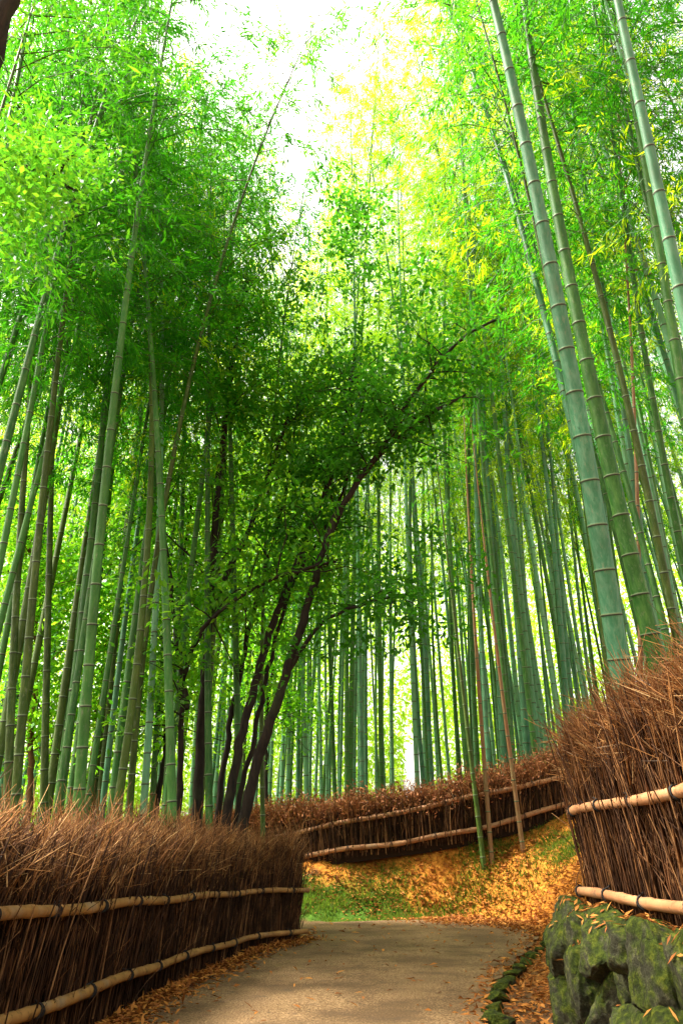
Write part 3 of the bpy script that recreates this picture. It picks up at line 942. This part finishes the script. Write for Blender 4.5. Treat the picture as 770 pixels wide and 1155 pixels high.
VAR.append(variant(20, 23, .062, .44, .14, 'culm_teal', 'sunny_leaf', 9)); VAR.append(variant(21, 25, .064, .46, .11, 'culm', 'sunny_leaf', 9))
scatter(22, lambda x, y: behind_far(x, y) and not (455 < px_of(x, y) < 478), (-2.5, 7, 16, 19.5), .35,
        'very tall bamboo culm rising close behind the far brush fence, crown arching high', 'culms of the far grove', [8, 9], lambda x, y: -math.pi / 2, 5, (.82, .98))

# ------------------------------------------------------------------ broadleaf trees
def stem_tube(pts, r0, r1, step=.15, sides=9):
    L = smooth_line(resample(pts, step), 4)
    n = len(L)
    L[1:-1] += rng.normal(0, .012, (n - 2, 3))
    rad = np.linspace(r0, r1, n) * (1 + .05 * np.sin(np.arange(n) * 1.7))
    rad[:3] *= [1.35, 1.15, 1.05][:len(rad[:3])]
    V, Q = tubes(L[None], rad[None], sides)
    return V, Q, L


def cluster_leaves(Cs, rs, rad, n_each, ls, lw, flat=.6):
    n = len(Cs)
    off = rs.normal(0, 1, (n, n_each, 3)) * np.array([1, 1, flat]) * rad * .5
    P = (Cs[:, None] + off).reshape(-1, 3)
    D = rs.normal(0, .7, P.shape) + off.reshape(-1, 3) * (.8 / rad) + [0, 0, -.15]
    Nn = rs.normal(0, .5, P.shape) + [0, 0, 1.0]
    k = len(P)
    return leaf_quads(P, D, Nn, ls * rs.uniform(.7, 1.25, k), lw * rs.uniform(.75, 1.25, k), .1)


def broad_tree(label, stems, twigs_per, reach, seed, leafmat='broad_leaf', bark='bark', crown_from=.4, nleaf=26, cat='tree', group=None, ls=.105, lw=.045, rad=.30, extra=None):
    """stems: list of (points(world), r0, r1, name)"""
    rs = np.random.default_rng(seed)
    base = np.array(stems[0][0][0])
    root = empty('tree', base)
    tag(root, label, cat, group)
    tips, bt = [], []
    for pts, r0, r1, nm in stems:
        V, Q, L = stem_tube(np.array(pts), r0, r1)
        mesh_obj(nm, raw_mesh(nm, V - base, Q, M[bark]), root)
        n = len(L)
        for _ in range(int(twigs_per * (n * .15))):
            i = int(n * rs.uniform(crown_from, 1)); i = min(i, n - 2)
            t = unit(L[i + 1] - L[i])
            d = unit(rs.normal(0, .8, 3) + t * .4 + [0, 0, .25])
            ln = reach * rs.uniform(.4, 1.1)
            tt = np.linspace(0, 1, 6)[:, None]
            C = L[i] + d * ln * tt + np.array([0, 0, -.25]) * ln * tt ** 2 + np.cumsum(rs.normal(0, .04 * ln, (6, 3)), 0) * tt
            bt.append(C)
            for q in range(5):
                f = rs.uniform(.35, 1.05)
                j = min(int(f * 5), 4)
                tips.append(C[j] + (C[j + 1] - C[j]) * (f * 5 - j) + rs.normal(0, .22, 3))
    if extra is not None: tips += [np.array(e) for e in extra]
    parts = []
    if bt:
        bt = np.array(bt)
        V, Q = tubes(bt, np.linspace(.014, .003, 6)[None] * np.ones((len(bt), 1)), 5)
        parts.append((V - base, Q, 1))
    V, Q = cluster_leaves(np.array(tips), rs, rad, nleaf, ls, lw)
    parts.append((V - base, Q, 0))
    V, Q, mi = join(parts)
    mesh_obj('crown', raw_mesh('crown', V, Q, [M[leafmat], M[bark]], False, mi), root)
    return root


def pxl(line, Y0, Y1):
    ys = np.linspace(Y0, Y1, len(line))
    out = [at_y(p[0], p[1], y) for p, y in zip(line, ys)]
    b = out[0].copy(); b[2] = gz(b[0], b[1]) - .1
    if b[2] < out[0][2] - .05:
        out = [b] + out
    return out


rs_ = np.random.default_rng(77)


def blob(px, py, Y, n, sx, sy):
    return [at_y(px + rs_.normal(0, sx), py + rs_.normal(0, sy), Y + rs_.normal(0, .45)) for _ in range(n)]


ex1 = blob(330, 370, 11.3, 34, 60, 65) + blob(265, 450, 11.3, 18, 45, 60)
ex2 = blob(400, 235, 10.2, 34, 22, 22) + blob(430, 300, 10.0, 34, 45, 30) + blob(480, 620, 9.6, 20, 45, 22) + blob(440, 680, 9.6, 22, 40, 22) + blob(400, 720, 9.8, 8, 30, 10) + blob(490, 340, 10.4, 9, 35, 18) + blob(345, 460, 11.2, 12, 45, 50)
broad_tree('dark broadleaf tree with a nearly black straight trunk and a side limb arching over', [
    (pxl([(222, 930), (228, 800), (237, 680), (243, 580), (250, 510), (265, 390), (280, 300)], 10.6, 10.8), .078, .028, 'trunk'),
    (pxl([(202, 920), (204, 830), (205, 760), (225, 710), (250, 685), (300, 655), (385, 630)], 10.3, 9.5)[0:], .052, .018, 'limb'),
    (pxl([(236, 700), (250, 660), (280, 600), (300, 540), (325, 470)], 10.7, 10.9)[-5:], .05, .02, 'limb'),
    (pxl([(243, 930), (262, 800), (285, 690), (312, 600), (330, 520), (338, 430)], 10.9, 11.0), .05, .018, 'limb'),
    (pxl([(210, 800), (196, 700), (190, 620), (176, 560)], 10.4, 10.6)[-4:], .035, .014, 'limb'),
], 3.5, 1.5, 11, extra=ex1, nleaf=22, ls=.12, lw=.05, rad=.24)
broad_tree('dark broadleaf tree forking low into long stems slanting over the path', [
    (pxl([(252, 935), (275, 815), (300, 725), (330, 645), (360, 575), (385, 500), (400, 400)], 10.2, 10.4), .072, .026, 'trunk'),
    (pxl([(272, 935), (290, 860), (320, 770), (345, 690), (375, 585), (405, 540), (435, 500), (465, 445), (520, 380), (560, 360)], 10.1, 9.2), .082, .02, 'limb'),
    (pxl([(372, 600), (400, 545), (440, 500), (480, 470), (525, 445)], 9.9, 9.3)[-5:], .045, .015, 'limb'),
    (pxl([(262, 940), (282, 850), (305, 740), (328, 660), (372, 590), (398, 520), (412, 440)], 10.6, 10.2), .042, .016, 'limb'),
    (pxl([(322, 760), (345, 720), (372, 690), (420, 680), (470, 665)], 9.9, 9.5)[-5:], .035, .012, 'limb'),
], 2.6, 1.1, 12, extra=ex2, crown_from=.6, nleaf=22, ls=.12, lw=.05, rad=.24)
# leaning tree at the corner with a drooping bough of dark leaves
cr = [at_y(-60, 420, 3.6), at_y(-40, 180, 3.5), at_y(-8, 60, 3.4), at_y(18, -20, 3.3), at_y(60, -140, 3.3)]
b0 = cr[0].copy(); b0[0] -= .5; b0[2] = gz(b0[0], b0[1]) - .1
broad_tree('brown trunk poking into the top left corner with a drooping bough of dark leaves', [
    ([b0] + cr, .10, .06, 'trunk'),
    ([at_y(-40, 190, 3.5), at_y(0, 175, 3.7), at_y(50, 190, 3.9), at_y(85, 215, 4.0)], .025, .008, 'limb')],
    3, .5, 13, extra=blob(18, 205, 3.8, 120, 30, 34) + blob(75, 185, 4.0, 34, 24, 14), crown_from=.85, bark='bark', nleaf=30, ls=.055, lw=.022, rad=.2)

# thin understory trees with fresh leaves behind the long brush fence
us = [([(35, 900), (35, 830), (42, 740), (38, 640), (20, 560)], 12.5, .06, 'young tree with a warm brown trunk close to the left edge', 'bark_brown'),
      ([(100, 900), (112, 800), (128, 720), (145, 620), (150, 540)], 13.0, .06, 'young tree with a winding brown trunk behind the slim leaning culms', 'bark_brown'),
      ([(178, 900), (190, 810), (205, 700), (208, 620), (220, 540)], 12.6, .06, 'young dark stemmed tree behind the bowed bamboo culm', 'bark'),
      ([(300, 900), (300, 800), (318, 700), (330, 600)], 17.5, .05, 'young leafy tree seen between the forked stems and the far grove', 'bark')]
for i, (line, Y, r, lab, bk) in enumerate(us):
    cx_ = line[-2]
    ex = blob(cx_[0], cx_[1] + 20, Y, 38, 50, 75) + blob(cx_[0] + 20, cx_[1] - 60, Y + .6, 26, 60, 50)
    broad_tree(lab, [(pxl(line, Y, Y + .3), r, .02, 'trunk')], 10, 1.4, 30 + i, leafmat='fresh_leaf', bark=bk, crown_from=.35, extra=ex, group='understory trees', nleaf=24, ls=.12, lw=.05, rad=.42)

# ------------------------------------------------------------------ far wood beyond the grove: one bright mass of leaves
def wood(n, seed):
    rs = np.random.default_rng(seed)
    x = rs.uniform(-34, 36, n * 2); y = rs.uniform(32, 48, n * 2)
    keep = (x < 34)
    cl = rs.integers(0, 1500, n * 2)
    cc = np.stack([rs.uniform(-36, 38, 1500), rs.uniform(31, 48, 1500), rs.beta(.9, 1.7, 1500) * 20], -1)
    P = cc[cl] + rs.normal(0, 1, (n * 2, 3)) * [1.5, 1.0, 1.1]
    P[:, 2] += ground(P[:, 0], P[:, 1], False)
    pxs = 385 + FPX * P[:, 0] / (CP * P[:, 1] + SP * (P[:, 2] - 1))
    P = P[~((pxs > 455) & (pxs < 480) & (P[:, 2] < 7))][:n]
    k = len(P)
    return leaf_quads(P, rs.normal(0, .7, (k, 3)) + [0, 0, -.3], rs.normal(0, .6, (k, 3)) + [0, 0, 1], rs.uniform(.2, .4, k), rs.uniform(.08, .15, k), .1)


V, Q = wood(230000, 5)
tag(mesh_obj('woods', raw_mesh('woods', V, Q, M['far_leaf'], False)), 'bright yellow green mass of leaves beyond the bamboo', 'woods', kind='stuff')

# ------------------------------------------------------------------ litter and grass
def scatter_on(n, sampler, rs):
    P = sampler(n, rs)
    return np.concatenate([P, ground(P[:, 0], P[:, 1])[:, None]], 1)


def along(line, n, rs, w):
    L = resample(np.array([p[:2] for p in line], float), .02); k = rs.integers(0, len(L), n)
    return L[k] + rs.normal(0, w, (n, 2))


rs = np.random.default_rng(21)
lit = [along([at_y(345, 1000, 15.4), at_y(430, 995, 15.3), at_y(520, 975, 15.0), at_y(600, 950, 14.9)], 2000, rs, .28), along(LF + [.22, 0], 7000, rs, .11), along([at_y(500, 1038, 14.5), at_y(600, 1012, 13.6), at_y(655, 995, 12.3), (4.6, 9.5)], 9000, rs, .55),
       along([tuple(p) for p in FF[2:] - [0, .5, 0]], 2400, rs, .38), along([(1.3, 4.2), (1.5, 6.5), (2.0, 8.5), (3.2, 11)], 2600, rs, .22), along([(1.5, 3.8), (1.52, 5.7)], 900, rs, .05),
       along(PATH_L[2:-3] + [.12, 0], 900, rs, .16), along(PATH_R[2:8] + [.02, 0], 700, rs, .10), along([(-.2, 4.5), (.3, 9), (1.0, 13)], 160, rs, .8)]
P = np.concatenate(lit)
z = ground(P[:, 0], P[:, 1])
onp = in_poly(P[:, 0], P[:, 1], PATH_POLY); z = np.where(onp, np.maximum(z, .034), z)
P3 = np.concatenate([P, z[:, None] + .008 + rs.uniform(0, .012, (len(P), 1))], 1)
k = len(P3)
V, Q = leaf_quads(P3, rs.normal(0, 1, (k, 3)) * [1, 1, .25], rs.normal(0, .3, (k, 3)) + [0, 0, 1], np.where(P[:, 1] > 11.5, 1.35, 1) * rs.uniform(.04, .10, k), np.where(P[:, 1] > 11.5, 1.5, 1) * rs.uniform(.014, .03, k), .3)
tag(mesh_obj('leaf_litter', raw_mesh('leaf_litter', V, Q, M['dry_leaf'], False)), 'orange fallen leaves along fence and bank', 'litter', kind='stuff')

from mathutils.bvhtree import BVHTree
bpy.context.view_layer.update()
vv, ff = [], []
for ch in wall.children:
    b = len(vv); mw = ch.matrix_world
    vv += [mw @ v.co for v in ch.data.vertices]; ff += [[b + i for i in p.vertices] for p in ch.data.polygons]
bvh = BVHTree.FromPolygons(vv, ff)
LP, LN = [], []
for x, y in np.stack([rs.normal(1.46, .08, 520), rs.uniform(2.5, 5.8, 520)], 1):
    h = bvh.ray_cast(Vector((x, y, 3)), Vector((0, 0, -1)))
    if h[0] is not None and h[1].z > .55 and h[0].z > .3: LP.append(h[0] + h[1] * .008); LN.append(h[1])
LP = np.array(LP); LN = np.array(LN); k = len(LP)
V, Q = leaf_quads(LP, np.cross(LN, rand_unit(k)), LN + rs.normal(0, .25, (k, 3)), rs.uniform(.03, .08, k), rs.uniform(.01, .02, k), .2)
tag(mesh_obj('fallen_leaves', raw_mesh('fallen_leaves', V, Q, M['dry_leaf'], False)), 'dry leaves caught on the mossy boulders', 'litter', kind='stuff')

P = np.concatenate([along([tuple(at_y(338, 1018, 15.2)), tuple(at_y(420, 1018, 15.0)), tuple(at_y(500, 1000, 14.95)), tuple(at_y(570, 980, 14.9)), tuple(at_y(625, 962, 14.6))], 26000, rs, .34),
                    along([tuple(at_y(640, 965, 13.9)), tuple(at_y(655, 950, 14.2))], 2500, rs, .25), along([(-.9, 14.9), (-5, 16.2)], 6000, rs, .5)])
P = P[~in_poly(P[:, 0], P[:, 1], PATH_POLY)]
cl = np.sin(P[:, 0] * 3.3 + np.sin(P[:, 1] * 4)) * np.sin(P[:, 1] * 3.7 + P[:, 0])
P = P[cl + rs.normal(0, .4, len(P)) > -.15]
k = len(P)
P3 = np.concatenate([P, ground(P[:, 0], P[:, 1])[:, None] - .01], 1)
V, Q = leaf_quads(P3, rs.normal(0, .55, (k, 3)) * [1, 1, 0] + [0, 0, 1], rs.normal(0, 1, (k, 3)) * [1, 1, .1], rs.uniform(.04, .13, k), rs.uniform(.008, .016, k), .1)
tag(mesh_obj('grass', raw_mesh('grass', V, Q, M['grass'], False)), 'short green grass and moss on the bank', 'grass', kind='stuff')

# ------------------------------------------------------------------ light
SUN_EL, SUN_AZ = R(57), R(-84)    # azimuth measured from +Y towards +X
w = bpy.data.worlds.new('World'); SC.world = w; w.use_nodes = True
nt = w.node_tree
bg = nt.nodes['Background']
sky = nt.nodes.new('ShaderNodeTexSky'); sky.sky_type = 'NISHITA'; sky.sun_disc = False
sky.sun_elevation = SUN_EL; sky.sun_rotation = SUN_AZ
sky.air_density = 1.0; sky.dust_density = 5.0; sky.ozone_density = 1.0
hs = nd(nt, 'ShaderNodeHueSaturation', Saturation=.35)
nt.links.new(sky.outputs[0], hs.inputs['Color'])
wm = mixc(nt, 1.0, hs.outputs[0], (1.0, .93, .80), 'MULTIPLY')   # overcast: a thin warm veil of cloud
nt.links.new(wm, bg.inputs[0]); bg.inputs[1].default_value = .15
ld = bpy.data.lights.new('sun', 'SUN'); ld.energy = 3.0; ld.angle = R(6); ld.color = (1, .95, .84)
so = link(bpy.data.objects.new('sun', ld))
d = Vector((math.sin(SUN_AZ) * math.cos(SUN_EL), math.cos(SUN_AZ) * math.cos(SUN_EL), math.sin(SUN_EL)))
so.rotation_euler = (-d).to_track_quat('-Z', 'Y').to_euler(); so.location = (0, 0, 40)

# ------------------------------------------------------------------ camera
cd = bpy.data.cameras.new('camera'); cd.sensor_fit = 'VERTICAL'; cd.sensor_height = 36; cd.lens = FPX / 1155 * 36
cd.clip_end = 2000; cd.clip_start = .05
co = link(bpy.data.objects.new('camera', cd)); co.location = (0, 0, EYE); co.rotation_euler = (math.pi / 2 + PITCH, 0, 0)
SC.camera = co

SC.view_settings.view_transform = 'Standard'; SC.view_settings.look = 'None'
SC.view_settings.exposure = 2.28; SC.view_settings.gamma = 1; SC.view_settings.use_curve_mapping = False
cy = SC.cycles
cy.max_bounces = 6; cy.diffuse_bounces = 4; cy.glossy_bounces = 2; cy.transmission_bounces = 4; cy.transparent_max_bounces = 4
cy.caustics_reflective = False; cy.caustics_refractive = False
cy.use_denoising = True
cy.sample_clamp_indirect = 6
